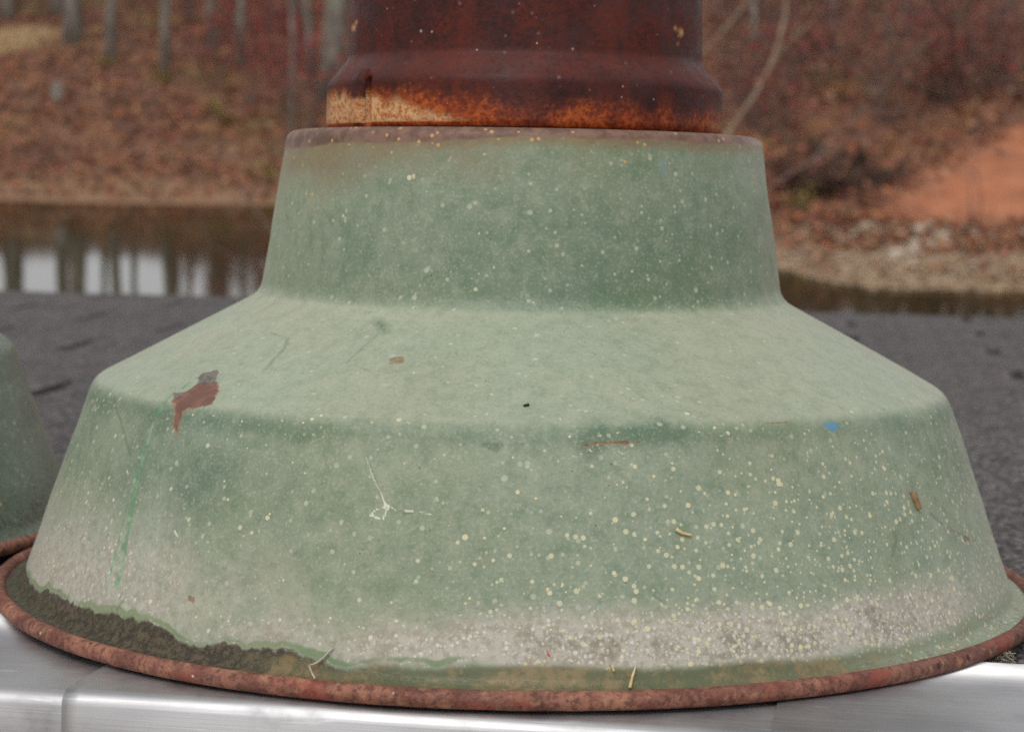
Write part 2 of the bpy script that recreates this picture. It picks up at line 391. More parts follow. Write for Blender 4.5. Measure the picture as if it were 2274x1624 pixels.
# ---------- enamel shader
def enamel(marks, name):
    g = G(name)
    big = g.noise(14, 4, .6); mid = g.noise(60, 4, .65); fine = g.noise(430, 3, .7); fine2 = g.noise(950, 1, .6); med2 = g.noise(170, 4, .65)
    cen = lambda n_, k_: g.mul(g.math('SUBTRACT', n_, .5), k_)
    if marks:
        dust, band, yel = g.attr('mA'); rust, prim, dirt = g.attr('mB'); edge, teal, clean = g.attr('mC'); white, dark, topst = g.attr('mD'); blue, red, tan = g.attr('mE')
    else:
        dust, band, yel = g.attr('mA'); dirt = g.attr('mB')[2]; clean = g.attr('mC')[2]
    k_ = 1 if marks else .84  # second shade's base green darkened in colour to offset its brighter lighting
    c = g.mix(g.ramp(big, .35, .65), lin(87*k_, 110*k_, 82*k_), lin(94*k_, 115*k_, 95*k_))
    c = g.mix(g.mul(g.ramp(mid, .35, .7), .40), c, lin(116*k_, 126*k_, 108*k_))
    dn = g.math('MULTIPLY', dust, g.ramp(g.addm(g.mul(med2, .5), g.mul(fine, .5)), .30, .66, .66, 1.16))
    dn = g.math('SUBTRACT', dn, g.mul(clean, g.ramp(mid, .3, .6, .3, .9)), clamp=True)
    c = g.mix(dn, c, g.mix(g.ramp(big, .4, .6), lin(174, 176, 154), lin(168, 175, 154)))
    c = g.mix(g.mul(g.ramp(fine, .50, .68), .34), c, lin(84, 108, 82)); c = g.mix(g.mul(g.ramp(fine2, .50, .72), .24), c, lin(188, 186, 164))
    c = g.mix(g.mul(g.ramp(med2, .52, .70), .30), c, lin(156, 160, 138)); c = g.mix(g.mul(g.ramp(med2, .48, .34), g.math('MULTIPLY_ADD', dust, -.5, .42, clamp=True)), c, lin(82, 110, 84))
    d, a, b_, cc = g.voro(430)                    # pale fine spatter
    rad = g.math('MULTIPLY_ADD', g.mul(a, a), .30, .10); sp1 = g.mul(g.ramp(g.math('SUBTRACT', d, rad), .06, -.06), g.math('LESS_THAN', b_, g.math('MULTIPLY_ADD', dust, -.22, .30))); c = g.mix(g.mul(sp1, .5), c, g.mix(cc, lin(176, 186, 170), lin(204, 198, 168)))
    sp4 = g.mul(g.ramp(g.math('SUBTRACT', d, .12), .04, -.04), g.math('GREATER_THAN', b_, .955)); c = g.mix(g.mul(sp4, .7), c, lin(58, 58, 46))
    sp2 = g.spots(210, .05, .22, .10); c = g.mix(g.mul(sp2, .6), c, lin(184, 190, 180))
    if marks:
        c = g.mix(g.mul(g.ramp(g.addm(topst, cen(mid, .8)), .12, .80), .75), c, g.mix(g.ramp(med2, .4, .6), lin(134, 112, 78), lin(122, 96, 72)))
        c = g.mix(g.mul(g.ramp(g.addm(topst, g.addm(cen(mid, .45), cen(med2, .3))), .84, 1.04), .85), c, g.mix(g.ramp(med2, .4, .6), lin(96, 66, 60), lin(126, 94, 82)))
        ts = g.mul(g.ramp(g.math('SUBTRACT', d, .3), .06, -.06), g.math('LESS_THAN', a, g.mul(topst, .13))); c = g.mix(g.mul(ts, .8), c, lin(200, 158, 98))
    # mineral crust low on the skirt: grey-brown ground under packed white flecks
    bn = g.math('ADD', band, g.mul(g.addm(cen(mid, .6), cen(med2, .3)), g.ramp(band, 0, .4)), clamp=True)
    c = g.mix(g.mul(g.ramp(bn, .0, .62), .84), c, g.mix(g.ramp(g.addm(fine, cen(mid, .5)), .36, .64), lin(184, 178, 166), lin(160, 151, 138)))
    c = g.mix(g.mul(g.ramp(g.addm(bn, g.addm(cen(mid, 1.2), cen(fine, 1.1))), .70, 1.30), .62), c, lin(122, 109, 95))
    w1 = g.spots(620, .14, .46, g.math('MULTIPLY', g.ramp(bn, .2, .9), .68), soft=.14); w2 = g.spots(1000, .2, .5, g.mul(bn, .4), soft=.2)
    c = g.mix(g.mul(w2, .42), c, lin(214, 210, 198)); c = g.mix(g.mul(w1, .6), c, lin(220, 216, 205))
    # yellow paint spatter
    d, a, b_, cc = g.voro(300); yel = g.mul(yel, g.ramp(g.addm(big, cen(mid, .8)), .34, .62, .6, 1.25))
    rad = g.math('MULTIPLY_ADD', g.mul(a, g.mul(a, a)), .17, .13); y1 = g.mul(g.ramp(g.math('SUBTRACT', d, rad), .04, -.04), g.math('LESS_THAN', b_, g.mul(yel, 1.0)))
    y2 = g.spots(390, .16, .36, g.mul(yel, 1.0))
    c = g.mix(g.mul(y2, .78), c, lin(202, 198, 164)); c = g.mix(g.mul(y1, .88), c, g.mix(cc, lin(210, 200, 156), lin(204, 198, 168)))
    # dirt lying in the gutter
    dg = g.noise(380, 4, .85)
    dm = g.ramp(g.addm(dirt, g.addm(cen(med2, .45), cen(fine, .7))), .30, .75)
    c = g.mix(g.mul(dm, .93), c, g.mix(g.ramp(dg, .45, .58), lin(50, 39, 30), g.mix(g.ramp(mid, .4, .6), lin(94, 76, 58), lin(82, 76, 54))))
    if marks:
        oliv = g.attr('mF')[0]
        c = g.mix(g.mul(g.ramp(g.addm(oliv, g.addm(cen(med2, .6), cen(mid, .6))), .2, .8), .88), c, g.mix(g.ramp(g.addm(mid, cen(med2, .5)), .40, .60), lin(92, 94, 66), g.mix(g.ramp(med2, .42, .58), lin(106, 96, 66), lin(132, 114, 80))))
        c = g.mix(g.mul(g.ramp(g.addm(edge, g.addm(cen(med2, .6), cen(mid, .5))), .26, .72), .8), c, g.mix(g.ramp(mid, .40, .60), lin(104, 126, 88), lin(122, 134, 98)))
        te = g.ramp(g.addm(teal, g.addm(cen(g.noise(90, 3, .6, g.mapped((4, 4, .5))), 1.3), cen(fine, .5))), .35, .75); c = g.mix(g.mul(te, .72), c, g.mix(g.ramp(med2, .42, .58), lin(92, 136, 98), lin(140, 170, 140)))
        tm = g.ramp(g.addm(tan, g.addm(cen(med2, 1.0), cen(fine, .8))), .40, .72); c = g.mix(g.mul(tm, .72), c, g.mix(g.ramp(fine, .45, .55), lin(144, 112, 72), lin(122, 88, 60)))
        hal = g.ramp(g.addm(rust, g.addm(cen(mid, .3), cen(fine, .3))), .28, .60); c = g.mix(g.mul(hal, .5), c, lin(166, 112, 66))
        pr = g.ramp(g.addm(prim, g.addm(cen(med2, .9), cen(fine, .6))), .42, .56); c = g.mix(g.mul(pr, .9), c, g.mix(g.ramp(fine, .42, .6), lin(84, 76, 74), lin(116, 108, 98)))
        ru = g.ramp(g.addm(rust, g.addm(cen(med2, .9), cen(fine, .6))), .42, .60); c = g.mix(g.mul(ru, .92), c, g.mix(g.ramp(mid, .35, .6), lin(104, 66, 58), g.mix(g.ramp(fine, .4, .6), lin(112, 74, 66), lin(140, 98, 84))))
        wm = g.ramp(g.addm(white, g.addm(cen(fine, 1.2), cen(med2, 1.0))), .40, .85); c = g.mix(g.mul(wm, .8), c, lin(214, 214, 202))
        km = g.ramp(g.addm(dark, g.addm(cen(fine, .9), cen(med2, 1.2))), .35, .85); c = g.mix(g.mul(km, .38), c, lin(84, 84, 58))
        c = g.mix(g.mul(g.ramp(g.addm(blue, g.addm(cen(med2, .8), cen(fine, .5))), .40, .66), .9), c, lin(88, 138, 166))
        c = g.mix(g.mul(g.ramp(g.addm(red, cen(med2, .5)), .42, .6), .9), c, lin(166, 56, 48))
    hh = g.addm(g.addm(g.mul(fine, .7), g.mul(dm, g.mul(dg, 4.0))), g.addm(g.mul(y1, 1.2), g.mul(mid, .8)))
    if marks: hh = g.addm(hh, g.mul(ru, -2.5))
    g.bump(hh, .4, .0006)
    return g.fin(c, g.addm(g.ramp(dust, 0, .8, .36, .58), cen(mid, .25)), Sheen_Weight=.10, Sheen_Roughness=.4, Sheen_Tint=(.95, .92, .84, 1), Specular_IOR_Level=.28)

def seg_dist(P, A, B):
    AB = B-A; t = np.clip(((P-A)@AB)/(AB@AB+1e-18), 0, 1); return np.linalg.norm(P-A-t[:, None]*AB, axis=1), t

th_f = np.unique(np.concatenate([np.linspace(-R(100), R(100), 980), np.linspace(R(100), R(260), 90)[1:-1]]))
prof, sarc = resample(polyfillet(SHADE), .0007)
# keep the hidden flat top coarse
keep = (prof[:, 0] > .086) | (np.arange(len(prof)) % 12 == 0); prof = prof[keep]
SV, ST, SR, SZ = revolve(prof, th_f, dent)
PIX = project(l2w(SV)); front = (np.abs(ST) < R(97)) & (SR > .088)
fi = np.where(front)[0]; PF = PIX[fi]
def surf(px, py): return SV[fi[np.hypot(PF[:, 0]-px, PF[:, 1]-py).argmin()]]
# unrolled chart for filled blobs: (theta * radius, distance along profile)
def blob(poly, soft=.0016):                     # -> 0..1 field, .5 on the outline
    I3 = np.array([surf(*p) for p in poly]); c3 = I3.mean(0); rr = np.hypot(c3[0], c3[1])
    n = np.cross(np.array([np.cos(np.arctan2(c3[0], -c3[1])), np.sin(np.arctan2(c3[0], -c3[1])), 0]), [0, 0, 1])
    ex = np.array([-c3[1], c3[0], 0])/rr; d = I3-c3; u_, s_, vt = np.linalg.svd(d); ey = vt[0] if abs(vt[0]@ex) < abs(vt[1]@ex) else vt[1]
    ey = ey-ex*(ey@ex); ey /= np.linalg.norm(ey)
    out = np.zeros(len(SV)); near = np.linalg.norm(SV-c3, axis=1) < np.linalg.norm(d, axis=1).max()+.01
    q = SV[near]-c3; sdv = poly_sdf(q@ex, q@ey, [(a@ex, a@ey) for a in d]); out[near] = np.clip(.5+sdv/soft*.5, 0, 1); return out
def stroke(pts, w0, w1=None, cut=None):
    w1 = w0 if w1 is None else w1; Q = [surf(*p) for p in pts]; out = np.zeros(len(SV)); n = len(Q)-1
    lo = np.min(Q, 0)-.012; hi = np.max(Q, 0)+.012; near = np.all((SV > lo) & (SV < hi), 1) & front
    for i in range(n):
        d, t = seg_dist(SV[near], Q[i], Q[i+1]); ww = w0+(w1-w0)*(i+t)/n
        out[near] = np.maximum(out[near], np.clip(1-.5*d/ww, 0, 1))
    return out
m = lambda *a: np.max(a, axis=0)
px, py = PIX[:, 0], PIX[:, 1]
# dust: thick where it can lie, thin on steep collar, painting its shade too
up_n = np.gradient(prof[:, 1])/np.maximum(np.hypot(np.gradient(prof[:, 0]), np.gradient(prof[:, 1])), 1e-9)
lie = np.tile(1-np.abs(up_n), len(th_f))        # 0 on vertical metal, 1 on level metal
dust = .16 + .10*(fbm(ST*9+3, SZ*70, 80)-.47) + .62*sm(.06, .5, lie) + .30*(fbm(ST*3+20, SZ*22, 6)-.47) + .16*sm(R(40), R(88), np.abs(ST)) + .38*sm(.083, .071, SZ+.004*(fbm(ST*5, ST*0+8, 91)-.47))  # flank term paints the bright grazing edges into the dust mask
dust += (.16*sm(R(0), R(50), -ST) + .14*sm(.135, .165, SZ))*(SZ > .11)
dust = dust - .16*sm(.075, .06, SZ)*sm(.02, .035, SZ)*fbm(ST*11+2, SZ*14, 95)*1.3
dust = np.clip(dust, 0, .85)*(1-.9*sm(.0105, .0065, SZ)*(1-.7*sm(R(0), R(35), ST)))
wav = (fbm(ST*7, ST*0+1, 12)-.45)
band = sm(.034, .016, SZ+wav*.014)*sm(.0085, .0135, SZ+wav*.006)*(.30+.70*sm(R(-35), R(22), ST))*(1-.75*sm(R(38), R(62), ST))
band = band*(.7+.6*fbm(ST*9, SZ*60, 71))
band = np.clip(np.maximum(band, .50*sm(.064, .018, SZ+wav*.02)*sm(R(8), R(-60), ST)*sm(.008, .014, SZ)), 0, 1)
yel = sm(R(-14), R(30), ST)*sm(.083, .06, SZ)*(.55+.45*sm(.06, .02, SZ)) + .22*sm(.083, .075, SZ)*sm(R(-45), R(-75), ST) + .02*sm(.17, .14, SZ)*(SZ > .115)
yel = np.clip(yel + .05*sm(.09, .08, SZ), 0, 1)
# rust chip and its run
chip = [(445, 850), (482, 850), (484, 870), (470, 896), (436, 905), (408, 912), (400, 935), (392, 958), (385, 945), (390, 915), (383, 888), (410, 872)]
rust = m(blob(chip, .0030), blob([(388, 912), (412, 910), (400, 962), (388, 985), (384, 960)], .003)*.62)
rust = m(rust, stroke([(500, 903), (520, 908)], .0008)*.45, stroke([(542, 918), (560, 918)], .0010)*.42, stroke([(568, 925), (600, 930)], .0009)*.38,
         stroke([(1295, 985), (1345, 984), (1400, 984), (1420, 981)], .0010)*.55, stroke([(1700, 940), (1760, 938)], .0008)*.55)
prim = m(blob([(445, 828), (482, 822), (484, 848), (470, 858), (440, 866), (408, 880), (384, 884), (380, 870), (410, 868), (440, 848)], .0028))
dn_ = R(-80)
dirt = sm(.0140, .0095, SZ+wav*.008+.0022*(fbm(ST*45, ST*0+2, 61)-.47))*sm(R(-2), R(-26), ST+.25*(fbm(SZ*300, ST*9, 8)-.45)) + .36*sm(.009, .006, SZ)*sm(R(-26), R(-2), ST)
dirt = np.clip(dirt, 0, 1)
edge = .95*np.exp(-((SZ-.0126+wav*.008+.0022*(fbm(ST*45, ST*0+2, 61)-.47))/(.0008+.0009*vnoise(ST*14, ST*0, 62)))**2)*(.25+1.25*fbm(ST*16, ST*0+4, 31))*sm(R(4), R(-12), ST)*sm(R(-80), R(-66), ST) 
oliv = sm(.0135, .0080, SZ+wav*.008)*sm(R(-34), R(-14), ST)*.95*(1-.62*sm(R(15), R(50), ST))
teal = m(stroke([(322, 990), (300, 1090), (278, 1190), (258, 1298)], .0012, .0020)*.62, stroke([(328, 975), (312, 1050), (296, 1130), (280, 1210), (262, 1300)], .0004, .0010), stroke([(318, 1000), (300, 1080), (285, 1160), (272, 1250)], .0004, .0006), stroke([(300, 1060), (278, 1140), (258, 1220), (240, 1295)], .0003, .0007),
         stroke([(365, 895), (352, 915)], .0014)*.8, stroke([(340, 940), (326, 985)], .0005), stroke([(288, 1160), (276, 1220), (270, 1270)], .0008)*.9, stroke([(378, 880), (440, 838), (470, 825)], .0016)*.6, stroke([(490, 830), (560, 812)], .0005)*.6)
clean = sm(R(-18), R(-40), ST)*sm(.084, .078, SZ)*sm(.03, .055, SZ)*(.2+.8*(fbm(ST*6, SZ*40, 15)-.3)) + .45*sm(R(42), R(60), ST)*sm(.084, .078, SZ)*sm(.04, .07, SZ)*fbm(ST*40, SZ*15, 3)*1.6
clean += m(stroke([(640, 975), (700, 965)], .003)*.3, blob([(1075, 985), (1115, 988), (1100, 1000), (1085, 997)], .001)*1.0, stroke([(1310, 985), (1330, 950), (1345, 935)], .003)*.8, stroke([(1395, 955), (1480, 945)], .004)*.7, stroke([(840, 715), (855, 735)], .0018)*.7)
white = m(stroke([(848, 1103), (856, 1118), (852, 1125), (838, 1132), (824, 1142)], .0003), stroke([(824, 1142), (842, 1152)], .00035), stroke([(856, 1118), (862, 1128), (850, 1150)], .00035), stroke([(862, 1122), (880, 1130)], .0003),
          stroke([(898, 1135), (915, 1132)], .00035), stroke([(930, 1137), (955, 1140)], .00035), stroke([(812, 1018), (826, 1050), (840, 1082), (848, 1103)], .0003), stroke([(1310, 1000), (1345, 985), (1380, 1006)], .0003)*.7,
          stroke([(1180, 1042), (1290, 1008), (1310, 995), (1330, 960)], .0003)*.7, stroke([(388, 1180), (394, 1190)], .0006), stroke([(1785, 975), (1795, 1010), (1790, 1045)], .0003)*.7, stroke([(1530, 968), (1620, 972)], .0003)*.6,
          stroke([(1190, 745), (1220, 756)], .002)*.5, stroke([(640, 965), (700, 972)], .0022)*.45, stroke([(1330, 1050), (1395, 1012)], .0003)*.7)
dark = m(stroke([(640, 750), (630, 775), (605, 800), (590, 820)], .0009, .0014)*.85, stroke([(600, 738), (640, 752)], .0006)*.8, stroke([(835, 745), (800, 775), (770, 805)], .0010)*.75, stroke([(255, 880), (268, 930), (290, 1010)], .0007), stroke([(812, 1015), (832, 1060), (846, 1100)], .0007)*.8,
         stroke([(1450, 1320), (1480, 1340)], .0005), stroke([(1690, 1330), (1760, 1318)], .0005)*.8, stroke([(1985, 1175), (1990, 1200), (1982, 1235)], .0014, .001), stroke([(2065, 1140), (2100, 1170), (2150, 1195)], .0007), stroke([(270, 1335), (262, 1350)], .0009),
         stroke([(520, 770), (420, 860)], .0004)*.6, stroke([(880, 1130), (900, 1137), (930, 1136)], .0007)*.7, stroke([(2050, 1260), (1900, 1300)], .0004)*.7, stroke([(612, 540), (618, 600), (625, 635)], .0006)*.7)
topst = 1.05*sm(.168, .1765, SZ+.003*(fbm(ST*4, SZ*0+3, 21)-.47)) * (.85+.2*sm(R(60), R(-60), ST)) + .46*sm(.136, .170, SZ)*sm(R(10), R(-55), ST) + .26*sm(.15, .170, SZ)
blue = m(blob([(1828, 938), (1858, 936), (1868, 950), (1850, 958), (1835, 950)], .0014), stroke([(1470, 330), (1473, 355)], .0003)*.4, stroke([(1473, 355), (1466, 398)], .0003, .0008)*.62)
red = m(blob([(1208, 1432), (1216, 1438), (1224, 1462), (1216, 1452)], .0012)*.95)
tan = m(blob([(860, 790), (905, 790), (900, 808), (862, 812)], .002)*.78, stroke([(805, 815), (830, 830)], .002)*.5, blob([(2160, 1185), (2185, 1190), (2192, 1215), (2172, 1215)], .0025)*.85, stroke([(2140, 1192), (2150, 1197)], .0016)*.8, stroke([(420, 1325), (428, 1332)], .0008)*.9)
shm = mesh_np('shade', SV, rev_faces(len(th_f), len(prof), True))
for nm, a3 in (('mA', (dust, band, yel)), ('mB', (rust, prim, dirt)), ('mC', (edge, teal, np.clip(clean, 0, 1))), ('mD', (white, dark, topst)), ('mE', (blue, red, tan)), ('mF', (oliv, oliv, oliv))): attr(shm, nm, np.stack(a3, 1))
m_en = enamel(True, 'weathered_green_enamel')

# ---------- rust shaders
g = G('rusted_iron_housing')
o_, p_, s_ = g.attr('rA')                       # orange bloom, pale flaked patch, dusty step with painted sheen
a1 = g.noise(70, 5, .72); a2 = g.noise(520, 4, .75); a3 = g.noise(24, 4, .65); a4 = g.noise(70, 4, .65, g.mapped((1, 1, .22)))
c = g.mix(g.ramp(a1, .35, .65), lin(54, 15, 9), lin(88, 30, 18)); c = g.mix(g.mul(g.ramp(a2, .46, .60), .7), c, lin(34, 12, 9))
c = g.mix(g.mul(g.ramp(a4, .5, .68), .45), c, lin(96, 34, 20)); c = g.mix(g.mul(g.mul(g.ramp(a3, .46, .64), g.ramp(a2, .35, .6)), .28), c, lin(84, 62, 62))
c = g.mix(g.mul(g.mul(s_, g.ramp(a2, .3, .6)), .34), c, lin(110, 66, 58)); c = g.mix(g.mul(g.spots(420, .1, .36, .12), .4), c, lin(120, 100, 102))
om = g.ramp(g.addm(o_, g.addm(g.mul(g.math('SUBTRACT', a1, .5), .8), g.addm(g.mul(g.math('SUBTRACT', a2, .5), .9), g.mul(g.math('SUBTRACT', a4, .5), .6)))), .18, .92); c = g.mix(g.mul(om, .92), c, g.mix(g.ramp(a2, .36, .64), lin(126, 46, 12), g.mix(g.ramp(a1, .4, .6), lin(160, 68, 18), lin(184, 92, 34))))
pm_ = g.ramp(g.addm(p_, g.addm(g.mul(g.math('SUBTRACT', a2, .5), .9), g.mul(g.math('SUBTRACT', a4, .5), .7))), .30, 1.05); c = g.mix(g.mul(pm_, .92), c, g.mix(g.ramp(a2, .42, .60), lin(222, 184, 134), lin(170, 94, 44)))
c = g.mix(g.mul(g.spots(420, .08, .22, .05), .7), c, lin(196, 176, 160))
g.bump(g.addm(g.addm(a1, g.mul(a2, .8)), g.mul(pm_, .8)), .55, .0007)
m_rust = g.fin(c, g.ramp(a1, .3, .7, .40, .66), Specular_IOR_Level=.25)
g = G('rusted_rolled_rim')
a1 = g.noise(80, 5, .72); a2 = g.noise(420, 4, .75); a3 = g.noise(16, 3, .6); a4 = g.noise(190, 4, .7)
c = g.mix(g.ramp(a1, .38, .62), lin(112, 68, 56), lin(156, 106, 86)); c = g.mix(g.mul(g.ramp(a3, .48, .64), .6), c, lin(104, 70, 62)); c = g.mix(g.mul(g.ramp(a2, .46, .62), .75), c, lin(78, 50, 42))
c = g.mix(g.mul(g.ramp(a4, .54, .68), .5), c, lin(180, 132, 100)); c = g.mix(g.mul(g.ramp(g.noise(33, 4, .6), .58, .68), .45), c, lin(150, 66, 50)); c = g.mix(g.mul(g.spots(240, .1, .3, .14), .85), c, lin(46, 32, 28)); c = g.mix(g.mul(g.spots(300, .1, .24, .06), .8), c, lin(214, 200, 184))
g.bump(g.addm(a1, a2), .6, .0007)
m_rim = g.fin(c, .72, Specular_IOR_Level=.4)
m_dark = plain('lamp_inside_white_enamel', lin(170, 168, 158), lin(196, 194, 186), 40, .4)

# ---------- housing profile (socket cover standing on the collar)
HZ = .1778
HOUS = [(.060, HZ, 0), (.0762, HZ, .0010), (.0770, .1800, .001), (.0768, .1953, .0045), (.0690, .2045, .0040), (.0683, .2290, 0), (.0680, .262, .010), (.050, .278, .006), (.022, .281, .003), (.020, .300, .002), (.0005, .301, 0)]
hp, hs_ = resample(polyfillet(HOUS), .0008); th_h = np.linspace(-np.pi, np.pi, 721)[:-1]
def hw(V, T_, r, z):
    rg_ = sm(.197, .194, z)*sm(.1779, .180, z); gr = np.exp(-((T_-R(-49.5))/.026)**4); f = -.0045*gr*rg_ + .0004*np.sin(2*T_)+.0006*(fbm(T_*4, z*60, 3, 3)-.45); V = V.copy(); V[..., 0] += f*np.sin(T_)+.00; V[..., 1] -= f*np.cos(T_); return V
HV, HT, HR, HZv = revolve(hp, th_h, hw)
HPIX = project(l2w(HV))
ringm = sm(.1960, .1925, HZv)
org = sm(.1945, .1800, HZv)*(.66+.6*(fbm(HT*3+5, HT*0, 2)-.45)) + .42*sm(R(0), R(-45), HT)*sm(.197, .190, HZv)
ztop = np.interp(np.degrees(HT), [-90, -54, -44, -36, -28, -20, -8], [.1912, .1908, .1905, .1880, .1845, .1828, .1780])
pal = sm(.0045, -.0045, HZv-ztop+.006*(fbm(HT*14, HT*0+7, 5)-.45))*sm(.1786, .1800, HZv)*sm(R(-8), R(-20), HT) + .6*sm(.187, .181, HZv)*sm(R(52), R(70), HT)
pal = pal*(.75+.5*fbm(HT*20, HZv*400, 66))
hsel = (HR > .06) & (np.abs(HT) < R(90))
for a_, b__, r_, k_ in [(1512, 72, 9, .9), (1498, 62, 6, .7), (1505, 98, 6, .6), (1490, 160, 7, .5), (785, 62, 7, .8), (792, 48, 5, .7), (1520, 172, 5, .5)]:
    pal = pal + hsel*k_*np.exp(-(((HPIX[:, 0]-a_)/r_)**2+((HPIX[:, 1]-b__)/(r_*1.6))**2))
stp = np.exp(-((HZv-.2005)/.0045)**2)  # paints the ledge's soft highlight along with its dust
hm = mesh_np('housing', HV, rev_faces(len(th_h), len(hp), True)); attr(hm, 'rA', np.stack([np.clip(org, 0, 1), np.clip(pal, 0, 1), stp], 1))
# vertical lap seam in the lower ring
seam_t = R(-53.4); b = MB(); P = []
lapz = np.linspace(.1792, .1990, 16)
for z in lapz:
    row = []
    for a in np.linspace(-.045, .045, 9):
        rr = np.interp(z, [.1778, .1800, .1953, .199, .2045], [.0762, .0772, .0770, .0742, .0690]); e = float(np.interp(a, [-.045, -.035, .02, .036, .045], [-.0004, .0009, .0015, .0012, -.0015]))
        row.append(((rr+e)*math.sin(seam_t+a), -(rr+e)*math.cos(seam_t+a), z))
    P += row
b.add(P, [(i*9+j, i*9+j+1, (i+1)*9+j+1, (i+1)*9+j) for i in range(15) for j in range(8)]); sem = b.mesh('lap_seam')
zz = np.array(P)[:, 2]; attr(sem, 'rA', np.stack([sm(.194, .181, zz), .9*sm(.191, .1865, zz), 0*zz], 1)); sem.materials.append(m_rust)
# ---------- rolled rim and underside
def torus(R0, z0, r0, nt_=720, k=18):
    th = np.linspace(-np.pi, np.pi, nt_+1)[:-1]; ph = np.linspace(0, 2*np.pi, k+1)[:-1]; T_, PHI = np.meshgrid(th, ph, indexing='ij')
    rr = r0*(1+.035*(fbm(T_*22, PHI*.8, 5, 3)-.45)*2)
    R_ = R0 + rr*np.cos(PHI) + .0004*np.sin(3*T_+1)+.0003*np.sin(7*T_); Z_ = z0 + rr*np.sin(PHI) + .0002*np.sin(4*T_)
    V = np.stack([R_*np.sin(T_), -R_*np.cos(T_), Z_], -1).reshape(-1, 3)
    I, J = np.meshgrid(np.arange(nt_), np.arange(k), indexing='ij'); A = (I+1) % nt_; B = (J+1) % k
    return V, np.stack([I*k+J, I*k+B, A*k+B, A*k+J], -1).reshape(-1, 4)
rv, rf = torus(.2003, .0032, .0030); rimm = mesh_np('rolled_rim', rv, rf)
inn = np.array([(max(r-.0022, 0), z-.0012) for r, z in prof[::6]]); iv, _, _, _ = revolve(inn, np.linspace(-np.pi, np.pi, 121)[:-1]); im = mesh_np('inner_lining', iv, rev_faces(120, len(inn), True))

lamp = thing('barn_lamp', 'big weathered green enamel lamp shade with rust-brown neck, filling the middle of the picture', 'lamp', 'green barn lamps', ROOF_M)
shade = link('shade', shm, m_en, lamp, label='dusty green enamel bell with paint specks and a rust chip')
link('rolled_rim', rimm, m_rim, shade, label='rusty rolled bead round the foot'); link('inner_lining', im, m_dark, shade)
hous = link('housing', hm, m_rust, lamp, label='dark rust-brown iron housing with orange lower band'); link('lap_seam', sem, m_rust, hous)
# ---------- the second lamp, cut by the left edge of the picture
th2 = np.linspace(-np.pi, np.pi, 361)[:-1]; pr2, _ = resample(polyfillet(SHADE), .0016); V2, T2, R2, Z2 = revolve(pr2, th2, dent)
s2 = mesh_np('shade', V2, rev_faces(360, len(pr2), True))
wv2 = fbm(T2*7, T2*0+1, 40)-.45
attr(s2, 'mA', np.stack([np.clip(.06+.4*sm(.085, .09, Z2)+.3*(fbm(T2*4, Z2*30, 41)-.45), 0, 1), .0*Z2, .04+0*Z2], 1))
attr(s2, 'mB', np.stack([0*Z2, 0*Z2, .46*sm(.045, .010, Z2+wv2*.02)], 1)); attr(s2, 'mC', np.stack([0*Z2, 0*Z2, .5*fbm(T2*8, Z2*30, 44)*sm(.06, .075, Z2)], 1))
p2 = on_roof(-802, 1152); L2 = Matrix.Translation((p2[0], p2[1], 0.0)) @ Matrix.Rotation(R(-70), 4, 'Z')
lamp2 = thing('barn_lamp', 'darker green lamp shade partly cut off at the left edge, behind the big one', 'lamp', 'green barn lamps', ROOF_M @ L2)
sh2 = link('shade', s2, enamel(False, 'grimy_dimmed_green_enamel'), lamp2); link('rolled_rim', rimm, None, sh2); link('inner_lining', im, None, sh2)
h2 = link('housing', hm, None, lamp2); link('lap_seam', sem, None, h2)

# ---------- litter caught on the lamp
m_straw = plain('dry_straw', lin(214, 196, 150), lin(190, 164, 112), 200, .7)
m_web = plain('dusty_cobweb', lin(186, 176, 160), lin(160, 146, 128), 300, .9)
def curve_thing(name, label, cat, pts, w0, w1, mat, off=.0006, lift=None, group=None, flat=.45):
    Q = np.array([surf(*p) for p in pts]); nrm = Q.copy(); nrm[:, 2] = .06; nrm /= np.linalg.norm(nrm, axis=1)[:, None]
    Q = Q + nrm*off
    if lift is not None: Q = Q + nrm*np.array(lift)[:, None]
    t = np.linspace(0, 1, len(Q)); tt = np.linspace(0, 1, 12); Q = np.stack([np.interp(tt, t, Q[:, i]) for i in range(3)], 1)
    base = Q.mean(0); b = MB(); b.tube(Q-base, w0+(w1-w0)*tt, 5); o = link(name, b.mesh(name), mat, label=label, category=cat, group=group)
    o.matrix_world = ROOF_M @ Matrix.Translation(base); return o
curve_thing('straw_bit', 'short pale straw bit stuck on the lower right of the green skirt', 'straw', [(1498, 1174), (1514, 1183), (1532, 1190)], .0007, .0004, m_straw)
curve_thing('grass_blade', 'thin dry grass blade leaning against the foot of the big lamp', 'grass blade', [(1410, 1478), (1402, 1500), (1394, 1527)], .0003, .0006, m_straw, lift=[.0002, .001, .0006])
curve_thing('grass_blade', 'tiny dry grass sliver left of the leaning grass blade', 'grass blade', [(1358, 1476), (1360, 1487)], .0003, .0005, m_straw)
curve_thing('dry_stem', 'crooked dry stem with cobweb lying across the gutter at the lamp foot', 'stem', [(741, 1437), (722, 1458), (703, 1474), (688, 1479), (694, 1490), (700, 1506)], .0003, .0004, m_web, lift=[0, .0004, .001, .0012, .0008, .0004])
curve_thing('cocoon', 'small tan insect cocoon stuck on the right flank of the skirt', 'cocoon', [(2022, 1090), (2026, 1102), (2031, 1118), (2037, 1132)], .0016, .0011, plain('cocoon_silk', lin(150, 122, 86), lin(122, 98, 70), 500, .9), .0004)
curve_thing('dark_fleck', 'tiny black fleck of bark on the pale shoulder', 'fleck', [(1164, 900), (1172, 898)], .0004, .0005, plain('bark_fleck', lin(40, 36, 32), lin(52, 46, 40), 200, .9))
